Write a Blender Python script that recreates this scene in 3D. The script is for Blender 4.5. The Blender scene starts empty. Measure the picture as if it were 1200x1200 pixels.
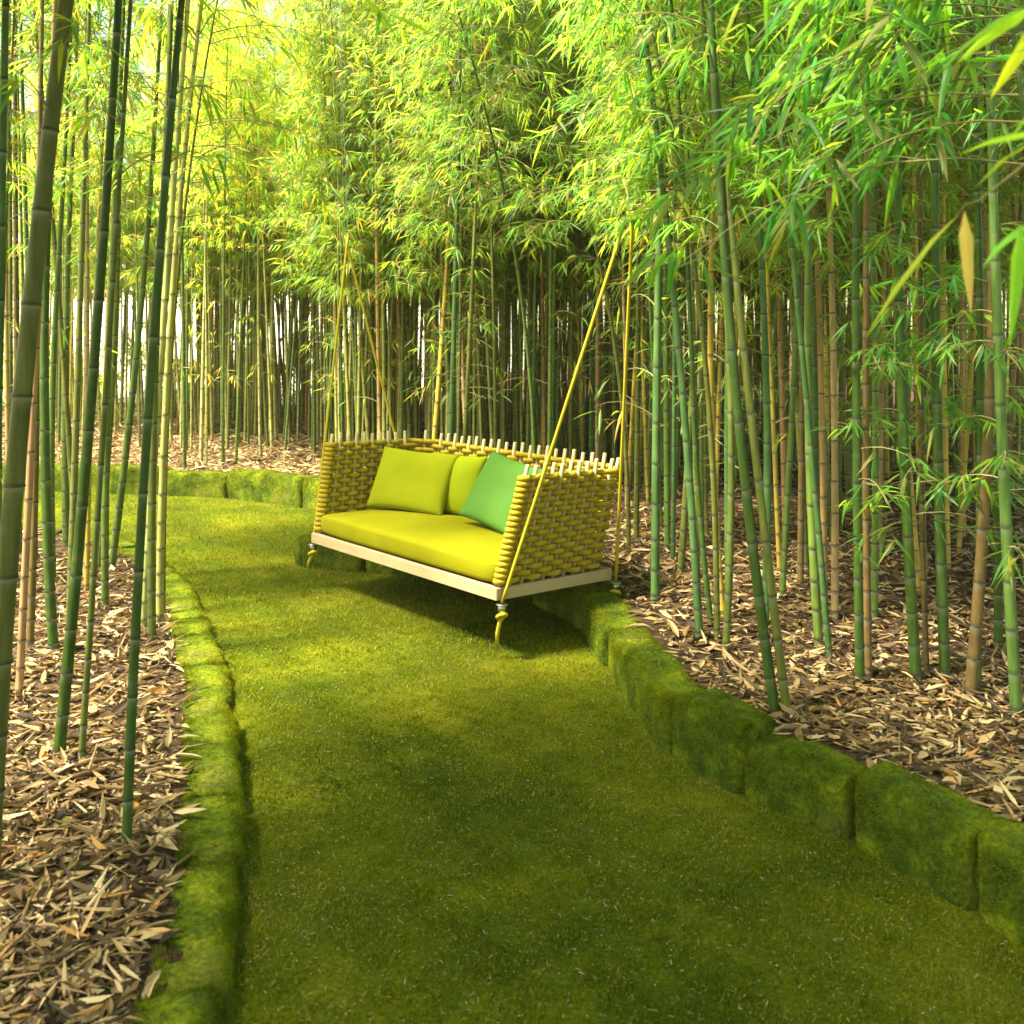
import bpy, math, random
import numpy as np
from mathutils import Vector, Matrix, noise

random.seed(7)
RNG = np.random.default_rng(11)
R = math.radians
scene = bpy.context.scene
COL = scene.collection

# ------------------------------------------------------------------ camera, light, exposure
cam_d = bpy.data.cameras.new('camera')
cam = bpy.data.objects.new('camera', cam_d)
COL.objects.link(cam)
CAM_H = 2.0
cam.location = (0, 0, CAM_H)
cam.rotation_euler = (R(90), 0, 0)
cam_d.sensor_width = 36
cam_d.lens = 36
cam_d.shift_y = -220 / 1200
cam_d.clip_start = 0.05
cam_d.clip_end = 1000
cam_d.dof.use_dof = True
cam_d.dof.focus_distance = 7.2
cam_d.dof.aperture_fstop = 4.0
scene.camera = cam

SUN_EL, SUN_AZ = 59.0, -112.0        # degrees; azimuth measured from +Y towards +X
world = bpy.data.worlds.new('World')
scene.world = world
world.use_nodes = True
wn = world.node_tree
bg = wn.nodes['Background']
sky = wn.nodes.new('ShaderNodeTexSky')
sky.sky_type = 'NISHITA'
sky.sun_disc = False
sky.sun_elevation = R(SUN_EL)
sky.sun_rotation = R(SUN_AZ)
sky.air_density = 1.0
sky.dust_density = 2.5
sky.ozone_density = 1.0
warm = wn.nodes.new('ShaderNodeMix'); warm.data_type = 'RGBA'; warm.blend_type = 'MULTIPLY'
warm.inputs[0].default_value = 1.0
warm.inputs[7].default_value = (1.0, 0.97, 0.70, 1)      # camera white balance for shade
wn.links.new(sky.outputs[0], warm.inputs[6])
wn.links.new(warm.outputs[2], bg.inputs[0])
bg.inputs[1].default_value = 0.105

sun_d = bpy.data.lights.new('sun', 'SUN')
sun_d.energy = 5.0
sun_d.angle = R(9.0)      # hazy, softened sun
sun_d.color = (1.0, 0.93, 0.78)
sun = bpy.data.objects.new('sun', sun_d)
COL.objects.link(sun)
_d = Vector((math.cos(R(SUN_EL)) * math.sin(R(SUN_AZ)), math.cos(R(SUN_EL)) * math.cos(R(SUN_AZ)), math.sin(R(SUN_EL))))
sun.rotation_euler = (-_d).to_track_quat('-Z', 'Y').to_euler()
sun.location = _d * 30

scene.view_settings.view_transform = 'Standard'
scene.view_settings.look = 'None'
scene.view_settings.gamma = 1
scene.view_settings.exposure = 2.27
scene.render.engine = 'CYCLES'
cy = scene.cycles
cy.max_bounces = 8
cy.diffuse_bounces = 4
cy.glossy_bounces = 2
cy.transmission_bounces = 5
cy.transparent_max_bounces = 4
cy.sample_clamp_indirect = 6
cy.use_denoising = True
cy.caustics_reflective = False
cy.caustics_refractive = False

# ------------------------------------------------------------------ helpers
def tag(o, label=None, cat=None, group=None, kind=None):
    if label: o['label'] = label
    if cat: o['category'] = cat
    if group: o['group'] = group
    if kind: o['kind'] = kind
    return o

def empty(name, loc=(0, 0, 0), rot=(0, 0, 0)):
    o = bpy.data.objects.new(name, None)
    o.empty_display_size = 0.1
    o.location = loc
    o.rotation_euler = rot
    COL.objects.link(o)
    return o

def make_mesh(name, verts, tris=None, quads=None, attrs=None, mat=None, smooth=True):
    me = bpy.data.meshes.new(name)
    verts = np.asarray(verts, dtype=np.float32).reshape(-1, 3)
    parts, starts, totals, off = [], [], [], 0
    for f, n in ((tris, 3), (quads, 4)):
        if f is None or len(f) == 0: continue
        f = np.asarray(f, dtype=np.int32).reshape(-1, n)
        parts.append(f.ravel())
        starts.append(off + np.arange(len(f), dtype=np.int32) * n)
        totals.append(np.full(len(f), n, dtype=np.int32))
        off += f.size
    loops = np.concatenate(parts)
    starts = np.concatenate(starts)
    me.vertices.add(len(verts))
    me.vertices.foreach_set('co', verts.ravel())
    me.loops.add(len(loops))
    me.loops.foreach_set('vertex_index', loops)
    me.polygons.add(len(starts))
    me.polygons.foreach_set('loop_start', starts)
    me.polygons.foreach_set('use_smooth', np.full(len(starts), smooth, dtype=bool))
    for k, v in (attrs or {}).items():
        a = me.attributes.new(k, 'FLOAT', 'POINT')
        a.data.foreach_set('value', np.asarray(v, dtype=np.float32))
    me.update(calc_edges=True)
    me.validate()
    if mat: me.materials.append(mat)
    return me

def obj(name, me, parent=None, loc=(0, 0, 0), rot=(0, 0, 0)):
    o = bpy.data.objects.new(name, me)
    o.location = loc
    o.rotation_euler = rot
    COL.objects.link(o)
    if parent: o.parent = parent
    return o

def norm(a):
    return a / np.maximum(np.linalg.norm(a, axis=-1, keepdims=True), 1e-9)

def tube(pts, radii, sides=8, caps=True):
    """swept tube with parallel-transported rings: verts, quads, tris"""
    pts = np.asarray(pts, float)
    n = len(pts)
    radii = np.broadcast_to(np.asarray(radii, float), (n,))
    t = norm(np.gradient(pts, axis=0))
    ref = np.array([1.0, 0, 0]) if abs(t[0][0]) < 0.8 else np.array([0, 1.0, 0])
    nrm = np.zeros((n, 3))
    v = ref - t[0] * ref.dot(t[0])
    nrm[0] = v / np.linalg.norm(v)
    for i in range(1, n):
        v = nrm[i - 1] - t[i] * nrm[i - 1].dot(t[i])
        nrm[i] = v / max(np.linalg.norm(v), 1e-9)
    b = np.cross(t, nrm)
    a = np.linspace(0, 2 * np.pi, sides, endpoint=False)
    ring = nrm[:, None, :] * np.cos(a)[None, :, None] + b[:, None, :] * np.sin(a)[None, :, None]
    V = (pts[:, None, :] + ring * radii[:, None, None]).reshape(-1, 3)
    i, j = np.meshgrid(np.arange(n - 1), np.arange(sides), indexing='ij')
    j2 = (j + 1) % sides
    Q = np.stack([i * sides + j, i * sides + j2, (i + 1) * sides + j2, (i + 1) * sides + j], -1).reshape(-1, 4)
    T = np.zeros((0, 3), int)
    if caps:
        V = np.vstack([V, pts[0], pts[-1]])
        k = np.arange(sides); k2 = (k + 1) % sides
        T = np.vstack([np.stack([np.full(sides, n * sides), k2, k], -1),
                       np.stack([np.full(sides, n * sides + 1), (n - 1) * sides + k, (n - 1) * sides + k2], -1)])
    return V, Q, T

class MB:
    """collects pieces of ONE mesh"""
    def __init__(s):
        s.V, s.Q, s.T, s.A, s.n = [], [], [], [], 0
    def add(s, V, Q=None, T=None, a=0.0):
        V = np.asarray(V, float)
        s.V.append(V)
        if Q is not None and len(Q): s.Q.append(np.asarray(Q) + s.n)
        if T is not None and len(T): s.T.append(np.asarray(T) + s.n)
        s.A.append(np.broadcast_to(np.asarray(a, float), (len(V),)))
        s.n += len(V)
    def tube(s, pts, r, sides=8, caps=True, a=0.0):
        s.add(*tube(pts, r, sides, caps), a=a)
    def mesh(s, name, mat, attr=None, smooth=True):
        return make_mesh(name, np.vstack(s.V), np.vstack(s.T) if s.T else None, np.vstack(s.Q) if s.Q else None,
                         {attr: np.concatenate(s.A)} if attr else None, mat, smooth)

def bevel_box(mb, x0, x1, y0, y1, z0, z1, b=0.004):
    """box with chamfered edges (24 verts)"""
    V = []
    for sx, xx in ((1, x0), (-1, x1)):
        for sy, yy in ((1, y0), (-1, y1)):
            for sz, zz in ((1, z0), (-1, z1)):
                V += [(xx, yy + sy * b, zz + sz * b), (xx + sx * b, yy, zz + sz * b), (xx + sx * b, yy + sy * b, zz)]
    idx = lambda i, j, k, a: ((i * 2 + j) * 2 + k) * 3 + a
    Q, T = [], []
    for i in (0, 1):
        f = [idx(i, 0, 0, 0), idx(i, 0, 1, 0), idx(i, 1, 1, 0), idx(i, 1, 0, 0)]; Q.append(f if i == 0 else f[::-1])
        f = [idx(0, i, 0, 1), idx(1, i, 0, 1), idx(1, i, 1, 1), idx(0, i, 1, 1)]; Q.append(f if i == 0 else f[::-1])
        f = [idx(0, 0, i, 2), idx(0, 1, i, 2), idx(1, 1, i, 2), idx(1, 0, i, 2)]; Q.append(f if i == 0 else f[::-1])
    for i in (0, 1):
        for j in (0, 1):
            Q.append([idx(i, j, 0, 0), idx(i, j, 0, 1), idx(i, j, 1, 1), idx(i, j, 1, 0)])
            Q.append([idx(i, 0, j, 0), idx(i, 1, j, 0), idx(i, 1, j, 2), idx(i, 0, j, 2)])
            Q.append([idx(0, i, j, 1), idx(0, i, j, 2), idx(1, i, j, 2), idx(1, i, j, 1)])
            for k in (0, 1):
                T.append([idx(i, j, k, 0), idx(i, j, k, 1), idx(i, j, k, 2)])
    mb.add(V, Q, T)

def recalc(me):
    import bmesh
    bm = bmesh.new(); bm.from_mesh(me)
    bmesh.ops.recalc_face_normals(bm, faces=bm.faces)
    bm.to_mesh(me); bm.free()
    return me

# ------------------------------------------------------------------ materials
def new_mat(name):
    m = bpy.data.materials.new(name); m.use_nodes = True
    nt = m.node_tree; nt.nodes.clear()
    out = nt.nodes.new('ShaderNodeOutputMaterial')
    return m, nt, nt.nodes, nt.links, out

def ramp(nt, stops, interp='LINEAR'):
    r = nt.nodes.new('ShaderNodeValToRGB')
    r.color_ramp.interpolation = interp
    e = r.color_ramp.elements
    while len(e) < len(stops): e.new(0.5)
    for i, (p, c) in enumerate(stops):
        e[i].position = p; e[i].color = (*c, 1)
    return r

def tex(nt, scale, detail=4, rough=0.6, coord='Object', kind='ShaderNodeTexNoise', stretch=None):
    tc = nt.nodes.new('ShaderNodeTexCoord')
    t = nt.nodes.new(kind)
    t.inputs['Scale'].default_value = scale
    if kind == 'ShaderNodeTexNoise':
        t.inputs['Detail'].default_value = detail
        t.inputs['Roughness'].default_value = rough
    if stretch:
        mp = nt.nodes.new('ShaderNodeMapping'); mp.inputs['Scale'].default_value = stretch
        nt.links.new(tc.outputs[coord], mp.inputs[0]); nt.links.new(mp.outputs[0], t.inputs['Vector'])
    else:
        nt.links.new(tc.outputs[coord], t.inputs['Vector'])
    return t

def mixc(nt, fac, a, b, mode='MIX'):
    m = nt.nodes.new('ShaderNodeMix'); m.data_type = 'RGBA'; m.blend_type = mode
    for sock, v in ((m.inputs[0], fac), (m.inputs[6], a), (m.inputs[7], b)):
        if hasattr(v, 'is_linked'): nt.links.new(v, sock)
        elif isinstance(v, (int, float)): sock.default_value = v
        else: sock.default_value = (*v, 1)
    return m.outputs[2]

def bsdf(nt, out, col=None, rough=0.6, spec=0.4):
    b = nt.nodes.new('ShaderNodeBsdfPrincipled')
    b.inputs['Roughness'].default_value = rough
    b.inputs['Specular IOR Level'].default_value = spec
    if col is not None:
        if hasattr(col, 'is_linked'): nt.links.new(col, b.inputs['Base Color'])
        else: b.inputs['Base Color'].default_value = (*col, 1)
    nt.links.new(b.outputs[0], out.inputs[0])
    return b

def bump(nt, b, height, strength=0.3, dist=0.01):
    n = nt.nodes.new('ShaderNodeBump')
    n.inputs['Strength'].default_value = strength
    n.inputs['Distance'].default_value = dist
    nt.links.new(height, n.inputs['Height'])
    nt.links.new(n.outputs[0], b.inputs['Normal'])

def attr(nt, name):
    a = nt.nodes.new('ShaderNodeAttribute'); a.attribute_name = name
    return a.outputs['Fac']

def mat_culm():
    m, nt, N, L, out = new_mat('bamboo_skin')
    oi = N.new('ShaderNodeObjectInfo')
    n1 = tex(nt, 6, 5, 0.6, stretch=(6, 6, 0.7))
    r1 = ramp(nt, [(0.3, (0.6, 0.6, 0.55)), (0.7, (1.3, 1.25, 1.1))])
    L.new(n1.outputs[0], r1.inputs[0])
    c = mixc(nt, 1.0, oi.outputs['Color'], r1.outputs[0], 'MULTIPLY')
    n2 = tex(nt, 14, 4, 0.7)
    r2 = ramp(nt, [(0.56, (0, 0, 0)), (0.72, (1, 1, 1))])
    L.new(n2.outputs[0], r2.inputs[0])
    mul = N.new('ShaderNodeMath'); mul.operation = 'MULTIPLY'; mul.inputs[1].default_value = 0.45
    L.new(r2.outputs[0], mul.inputs[0])
    c = mixc(nt, mul.outputs[0], c, (0.16, 0.14, 0.07))
    ring = attr(nt, 'ring')
    pos = N.new('ShaderNodeMath'); pos.operation = 'MAXIMUM'; pos.inputs[1].default_value = 0; L.new(ring, pos.inputs[0])
    neg = N.new('ShaderNodeMath'); neg.operation = 'MULTIPLY'; neg.inputs[1].default_value = -1; neg.use_clamp = True; L.new(ring, neg.inputs[0])
    c = mixc(nt, pos.outputs[0], c, (0.42, 0.44, 0.32))
    c = mixc(nt, neg.outputs[0], c, (0.03, 0.025, 0.012))
    b = bsdf(nt, out, c, 0.48, 0.22)
    bump(nt, b, n1.outputs[0], 0.15, 0.004)
    return m

def mat_leaf(name, stops, trans_stops, rough=0.45, tr=0.6, spec=0.35):
    m, nt, N, L, out = new_mat(name)
    rnd = attr(nt, 'rnd')
    oi = N.new('ShaderNodeObjectInfo')
    r = ramp(nt, stops); L.new(rnd, r.inputs[0])
    rt = ramp(nt, trans_stops); L.new(rnd, rt.inputs[0])
    tint = mixc(nt, 1.0, r.outputs[0], oi.outputs['Color'], 'MULTIPLY')
    tintt = mixc(nt, 1.0, rt.outputs[0], oi.outputs['Color'], 'MULTIPLY')
    b = N.new('ShaderNodeBsdfPrincipled')
    b.inputs['Roughness'].default_value = rough
    b.inputs['Specular IOR Level'].default_value = spec
    L.new(tint, b.inputs['Base Color'])
    t = N.new('ShaderNodeBsdfTranslucent'); L.new(tintt, t.inputs[0])
    mx = N.new('ShaderNodeMixShader'); mx.inputs[0].default_value = tr
    L.new(b.outputs[0], mx.inputs[1]); L.new(t.outputs[0], mx.inputs[2]); L.new(mx.outputs[0], out.inputs[0])
    return m

M_CULM = mat_culm()
M_LEAF = mat_leaf('bamboo_leaf',
    [(0.0, (0.045, 0.13, 0.035)), (0.45, (0.10, 0.21, 0.03)), (0.75, (0.17, 0.26, 0.03)), (0.88, (0.36, 0.29, 0.03)), (1.0, (0.42, 0.30, 0.11))],
    [(0.0, (0.15, 0.48, 0.09)), (0.45, (0.40, 0.68, 0.05)), (0.75, (0.66, 0.74, 0.03)), (0.88, (0.78, 0.58, 0.05)), (1.0, (0.68, 0.48, 0.16))])
M_LITTER = mat_leaf('dry_leaf',
    [(0.0, (0.008, 0.005, 0.002)), (0.25, (0.050, 0.030, 0.011)), (0.5, (0.18, 0.112, 0.042)), (0.72, (0.37, 0.25, 0.105)), (0.88, (0.54, 0.43, 0.23)), (0.92, (0.44, 0.19, 0.03)), (1.0, (0.10, 0.15, 0.04))],
    [(0.0, (0.1, 0.05, 0.02)), (0.5, (0.35, 0.2, 0.08)), (1.0, (0.45, 0.28, 0.1))], rough=0.7, tr=0.18)
M_MOSS = mat_leaf('moss_blade',
    [(0.0, (0.020, 0.042, 0.001)), (0.4, (0.105, 0.135, 0.001)), (0.72, (0.24, 0.23, 0.003)), (0.90, (0.36, 0.28, 0.03)), (1.0, (0.34, 0.27, 0.10))],
    [(0.0, (0.06, 0.14, 0.002)), (0.5, (0.26, 0.32, 0.004)), (1.0, (0.4, 0.34, 0.08))], rough=0.85, tr=0.35, spec=0.04)

def mat_twig():
    m, nt, N, L, out = new_mat('twig')
    oi = N.new('ShaderNodeObjectInfo')
    n = tex(nt, 3)
    r = ramp(nt, [(0.35, (0.10, 0.13, 0.04)), (0.65, (0.32, 0.24, 0.09))]); L.new(n.outputs[0], r.inputs[0])
    bsdf(nt, out, r.outputs[0], 0.6, 0.3)
    return m
M_TWIG = mat_twig()

def mat_moss_ground():
    m, nt, N, L, out = new_mat('moss_carpet')
    n1 = tex(nt, 1.3, 5, 0.6)
    n2 = tex(nt, 60, 5, 0.75)
    r1 = ramp(nt, [(0.3, (0.030, 0.050, 0.001)), (0.5, (0.085, 0.105, 0.001)), (0.7, (0.17, 0.17, 0.003))]); L.new(n1.outputs[0], r1.inputs[0])
    r2 = ramp(nt, [(0.3, (0.35, 0.35, 0.3)), (0.55, (1, 1, 1)), (0.75, (1.7, 1.6, 1.5))]); L.new(n2.outputs[0], r2.inputs[0])
    c = mixc(nt, 1.0, r1.outputs[0], r2.outputs[0], 'MULTIPLY')
    b = bsdf(nt, out, c, 0.9, 0.1)
    bump(nt, b, n2.outputs[0], 0.8, 0.012)
    return m
M_PATH = mat_moss_ground()

def mat_stone():
    m, nt, N, L, out = new_mat('mossy_stone')
    n1 = tex(nt, 5, 6, 0.65)
    n2 = tex(nt, 55, 5, 0.75)
    n3 = tex(nt, 2.0, 3, 0.5)
    r1 = ramp(nt, [(0.30, (0.018, 0.032, 0.002)), (0.48, (0.075, 0.110, 0.003)), (0.66, (0.19, 0.22, 0.006))]); L.new(n1.outputs[0], r1.inputs[0])
    r3 = ramp(nt, [(0.58, (0, 0, 0)), (0.72, (0.5, 0.5, 0.5))]); L.new(n3.outputs[0], r3.inputs[0])
    c = mixc(nt, r3.outputs[0], r1.outputs[0], (0.14, 0.10, 0.035))
    r2 = ramp(nt, [(0.3, (0.3, 0.3, 0.3)), (0.55, (1, 1, 1)), (0.75, (1.7, 1.7, 1.5))]); L.new(n2.outputs[0], r2.inputs[0])
    c = mixc(nt, 1.0, c, r2.outputs[0], 'MULTIPLY')
    b = bsdf(nt, out, c, 0.9, 0.1)
    bump(nt, b, n2.outputs[0], 1.0, 0.012)
    return m
M_STONE = mat_stone()

def mat_soil():
    m, nt, N, L, out = new_mat('leafy_soil')
    n1 = tex(nt, 9, 6, 0.7)
    n2 = tex(nt, 40, 4, 0.7, stretch=(1, 2.2, 1))
    r1 = ramp(nt, [(0.3, (0.020, 0.012, 0.007)), (0.55, (0.07, 0.042, 0.022)), (0.75, (0.16, 0.10, 0.055))]); L.new(n1.outputs[0], r1.inputs[0])
    r2 = ramp(nt, [(0.3, (0.4, 0.4, 0.4)), (0.7, (1.5, 1.5, 1.5))]); L.new(n2.outputs[0], r2.inputs[0])
    c = mixc(nt, 1.0, r1.outputs[0], r2.outputs[0], 'MULTIPLY')
    b = bsdf(nt, out, c, 0.95, 0.1)
    bump(nt, b, n2.outputs[0], 0.8, 0.02)
    return m
M_SOIL = mat_soil()

def mat_simple(name, col, rough=0.6, spec=0.3, nscale=20, var=0.25, bmp=0.2, bd=0.003, stretch=None, metal=0):
    m, nt, N, L, out = new_mat(name)
    n = tex(nt, nscale, 5, 0.65, stretch=stretch)
    lo = tuple(c * (1 - var) for c in col); hi = tuple(min(1, c * (1 + var)) for c in col)
    r = ramp(nt, [(0.3, lo), (0.7, hi)]); L.new(n.outputs[0], r.inputs[0])
    b = bsdf(nt, out, r.outputs[0], rough, spec)
    b.inputs['Metallic'].default_value = metal
    bump(nt, b, n.outputs[0], bmp, bd)
    return m

def mat_fabric(name, col):
    m, nt, N, L, out = new_mat(name)
    n = tex(nt, 3, 3)
    lo = tuple(c * 0.92 for c in col); hi = tuple(min(1, c * 1.06) for c in col)
    r = ramp(nt, [(0.3, lo), (0.7, hi)]); L.new(n.outputs[0], r.inputs[0])
    w = tex(nt, 420, 2)
    fold = tex(nt, 5, 2, 0.4)
    b = bsdf(nt, out, r.outputs[0], 0.9, 0.06)
    b.inputs['Sheen Weight'].default_value = 0.0
    add = N.new('ShaderNodeMath'); add.operation = 'MULTIPLY_ADD'; add.inputs[1].default_value = 6
    L.new(fold.outputs[0], add.inputs[0]); L.new(w.outputs[0], add.inputs[2])
    bump(nt, b, add.outputs[0], 0.25, 0.004)
    return m

M_CUSHION = mat_fabric('lime_yellow_fabric', (0.235, 0.222, 0.004))
M_PILLOW = mat_fabric('lime_fabric', (0.245, 0.265, 0.006))
M_PILLOW2 = mat_fabric('leaf_green_fabric', (0.24, 0.285, 0.006))
M_GREEN = mat_fabric('jade_green_fabric', (0.105, 0.235, 0.040))
M_ROPE = mat_simple('mustard_rope', (0.36, 0.26, 0.010), 0.75, 0.25, 60, 0.2, 0.5, 0.002)
M_CORD = mat_simple('yellow_cord', (0.46, 0.355, 0.015), 0.7, 0.25, 150, 0.25, 0.5, 0.002)
M_WOOD = mat_simple('pale_wood', (0.42, 0.31, 0.165), 0.6, 0.3, 14, 0.14, 0.2, 0.002, stretch=(1, 12, 12))
M_PEG = mat_simple('pale_peg_wood', (0.50, 0.40, 0.22), 0.6, 0.3, 40, 0.14, 0.2, 0.002, stretch=(6, 6, 1))
M_STEEL = mat_simple('steel', (0.45, 0.45, 0.43), 0.35, 0.5, 30, 0.1, 0.05, 0.001, metal=1)
M_GRAVEL = mat_simple('pale_gravel', (0.50, 0.47, 0.36), 0.9, 0.1, 3, 0.25, 0.3, 0.02)

# ------------------------------------------------------------------ layout of the ground
def at(px, py, z=0.0):
    Y = 1200.0 * (CAM_H - z) / (py - 380.0)
    return ((px - 600.0) * Y / 1200.0, Y)

LEFT_EDGE = np.array([(-0.72, -4), (-0.72, 1.2), (-0.76, 2.4), (-0.80, 2.96), (-0.94, 3.58), (-1.09, 4.14), (-1.29, 4.8), (-1.57, 5.71), (-1.82, 6.32),
                      (-2.31, 7.5), (-2.95, 8.57), (-3.7, 9.4), (-5.0, 10.2), (-7.0, 10.7), (-14, 11)])
FAR_EDGE = np.array([(-14, 12.9), (-8, 12.6), (-5.6, 12.25), (-4.65, 12.0), (-4.1, 11.95), (-3.3, 11.8), (-2.67, 11.43), (-2.1, 10.95), (-1.45, 10.3)])
RIGHT_EDGE = np.array([(-1.2, 9.7), (-1.55, 9.05), (-1.85, 8.62), (-1.72, 8.38), (-1.2, 8.28), (-0.5, 7.95), (0.15, 7.35), (0.46, 6.7), (0.53, 5.95), (0.62, 5.3),
                       (0.70, 4.76), (0.95, 4.32), (1.31, 3.95), (1.56, 3.49), (1.80, 3.0), (2.05, 2.4), (2.2, 1.2), (2.2, -4)])
PATH_POLY = np.vstack([LEFT_EDGE, FAR_EDGE, RIGHT_EDGE])

def inside(poly, P):
    x, y = P[..., 0], P[..., 1]
    r = np.zeros(x.shape, bool)
    n = len(poly)
    for i in range(n):
        x1, y1 = poly[i]; x2, y2 = poly[(i + 1) % n]
        if y1 == y2: continue
        c = ((y1 > y) != (y2 > y)) & (x < (x2 - x1) * (y - y1) / (y2 - y1) + x1)
        r ^= c
    return r

def dist_line(line, P):
    d = np.full(P.shape[:-1], 1e9)
    for a, b in zip(line[:-1], line[1:]):
        ab = b - a
        t = np.clip(((P - a) @ ab) / (ab @ ab), 0, 1)
        d = np.minimum(d, np.linalg.norm(P - (a + t[..., None] * ab), axis=-1))
    return d

LEFT_POLY = np.vstack([LEFT_EDGE, [(-60, 11), (-60, -4)]])

def smooth_noise(x, y, s=1.0, seed=0):
    v = 0
    for k, (fx, fy, ph) in enumerate([(0.9, 0.5, 0.3), (-0.6, 1.1, 1.7), (1.7, -1.3, 2.9), (2.6, 2.1, 4.1), (-3.7, 1.9, 0.7)]):
        v = v + np.sin(s * (fx * x + fy * y) + ph + seed) / (1 + 0.6 * k)
    return v / 2.6

def bed_z(P):
    x, y = P[..., 0], P[..., 1]
    left = inside(LEFT_POLY, P)
    dl = dist_line(LEFT_EDGE, P)
    dr = np.minimum(dist_line(RIGHT_EDGE, P), dist_line(FAR_EDGE, P))
    zl = 0.075 + 0.02 * np.minimum(dl, 6)
    zr = 0.205 + 0.045 * np.minimum(dr, 5)
    z = np.where(left, zl, zr) + 0.02 * smooth_noise(x, y, 2.2)
    far = np.clip((y - 19) / 4, 0, 1) + np.clip((np.abs(x) - 13) / 4, 0, 1)
    return z * (1 - np.clip(far, 0, 1)) + 0.45 * np.clip(far, 0, 1)

def path_z(P):
    return 0.012 * smooth_noise(P[..., 0], P[..., 1], 2.5, 3) + 0.006 * smooth_noise(P[..., 0], P[..., 1], 9, 1)

def grid_mesh(xs, ys, zf, keep=None):
    X, Y = np.meshgrid(xs, ys)
    P = np.stack([X, Y], -1)
    Z = zf(P)
    V = np.dstack([X, Y, Z]).reshape(-1, 3)
    ny, nx = X.shape
    i, j = np.meshgrid(np.arange(ny - 1), np.arange(nx - 1), indexing='ij')
    Q = np.stack([i * nx + j, i * nx + j + 1, (i + 1) * nx + j + 1, (i + 1) * nx + j], -1).reshape(-1, 4)
    if keep is not None:
        k = keep(P).reshape(-1)
        Q = Q[k[Q].all(1)]
        used = np.unique(Q); remap = -np.ones(len(V), int); remap[used] = np.arange(len(used))
        V, Q = V[used], remap[Q]
    return V, Q

def ground_z(P):
    ins = inside(PATH_POLY, P)
    dd = np.minimum(np.minimum(dist_line(LEFT_EDGE, P), dist_line(RIGHT_EDGE, P)), dist_line(FAR_EDGE, P))
    sd = np.where(ins, -dd, dd)
    return np.where(sd < 0.14, -0.05, bed_z(P))

xs = np.concatenate([[-300, -120, -50, -28, -20], np.arange(-16, 12.01, 0.1), [16, 24, 50, 120, 300]])
ys = np.concatenate([[-60, -20], np.arange(-4, 22.01, 0.1), [26, 40, 80, 160, 400]])
V, Q = grid_mesh(xs, ys, ground_z)
tag(obj('ground', make_mesh('ground', V, None, Q, None, M_SOIL)), kind='structure')

V, Q = grid_mesh(np.arange(-14, 3, 0.07), np.arange(-4, 13.2, 0.07), path_z,
                 lambda P: inside(PATH_POLY, P) | (np.minimum(np.minimum(dist_line(LEFT_EDGE, P), dist_line(RIGHT_EDGE, P)), dist_line(FAR_EDGE, P)) < 0.15))
tag(obj('path', make_mesh('path', V, None, Q, None, M_PATH)), 'moss covered garden path curving to the left between kerb stones', 'path', kind='structure')

# pale slope added beyond the open left side to fill the gap with white
V, Q = grid_mesh(np.linspace(-60, 1.5, 24), np.linspace(19.5, 60, 22),
                 lambda P: np.maximum(-.5, 0.36 + 5.5 * np.clip((P[..., 1] - 19.5) / 22, 0, 1) ** 0.9 - 0.9 * np.clip((P[..., 0] + 3.5) / 5, 0, 1) * np.clip((P[..., 1] - 19) / 3, 0, 1) * 6 + 0.15 * smooth_noise(P[..., 0], P[..., 1], .4)))
tag(obj('hillside', make_mesh('hillside', V, None, Q, None, M_GRAVEL)), kind='structure')

# ------------------------------------------------------------------ little blades, leaves
def leaves_arrays(P, D, side, length, width, fold=0.25, droop=0.3):
    """lanceolate folded leaves: 8 verts, 8 triangles each"""
    n = len(P)
    D = norm(D); S = norm(side - D * (side * D).sum(1, keepdims=True)); U = np.cross(S, D)
    L = length[:, None]; W = width[:, None]
    g = np.array([0, 0, -1.0])
    dr = np.broadcast_to(np.asarray(droop, float), (n,))[:, None]
    def c(t): return P + D * L * t + g * L * dr * t * t
    f = np.broadcast_to(np.asarray(fold, float), (n,))[:, None]
    b = P; c1 = c(0.3); c2 = c(0.68); tip = c(1.0)
    l1 = c1 + S * W * 0.5 + U * W * f; r1 = c1 - S * W * 0.5 + U * W * f
    l2 = c2 + S * W * 0.36 + U * W * f; r2 = c2 - S * W * 0.36 + U * W * f
    V = np.stack([b, c1, l1, r1, c2, l2, r2, tip], 1).reshape(-1, 3)
    t = np.array([[0, 1, 2], [0, 3, 1], [2, 1, 4], [2, 4, 5], [1, 3, 6], [1, 6, 4], [5, 4, 7], [4, 6, 7]])
    T = (np.arange(n)[:, None, None] * 8 + t[None]).reshape(-1, 3)
    return V, T

def blades_arrays(P, Nrm, h, w, lean):
    n = len(P)
    r = RNG.normal(size=(n, 3))
    S = norm(np.cross(Nrm, r))
    F = np.cross(S, Nrm)
    tip = P + Nrm * h[:, None] + F * (h * lean)[:, None]
    V = np.stack([P - S * w[:, None] * .5, P + S * w[:, None] * .5, tip], 1).reshape(-1, 3)
    T = np.arange(n * 3).reshape(-1, 3)
    return V, T

def patch_rnd(x, y, n):
    """per-blade colour value: soft patches plus scatter"""
    return np.clip(0.42 + 0.22 * smooth_noise(x, y, 3.1, 5) + 0.10 * smooth_noise(x, y, 11, 2) + RNG.normal(size=n) * 0.22, 0, 1)

def scatter(x0, x1, y0, y1, dens):
    n = int((x1 - x0) * (y1 - y0) * dens)
    return np.stack([RNG.uniform(x0, x1, n), RNG.uniform(y0, y1, n)], -1)

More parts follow.
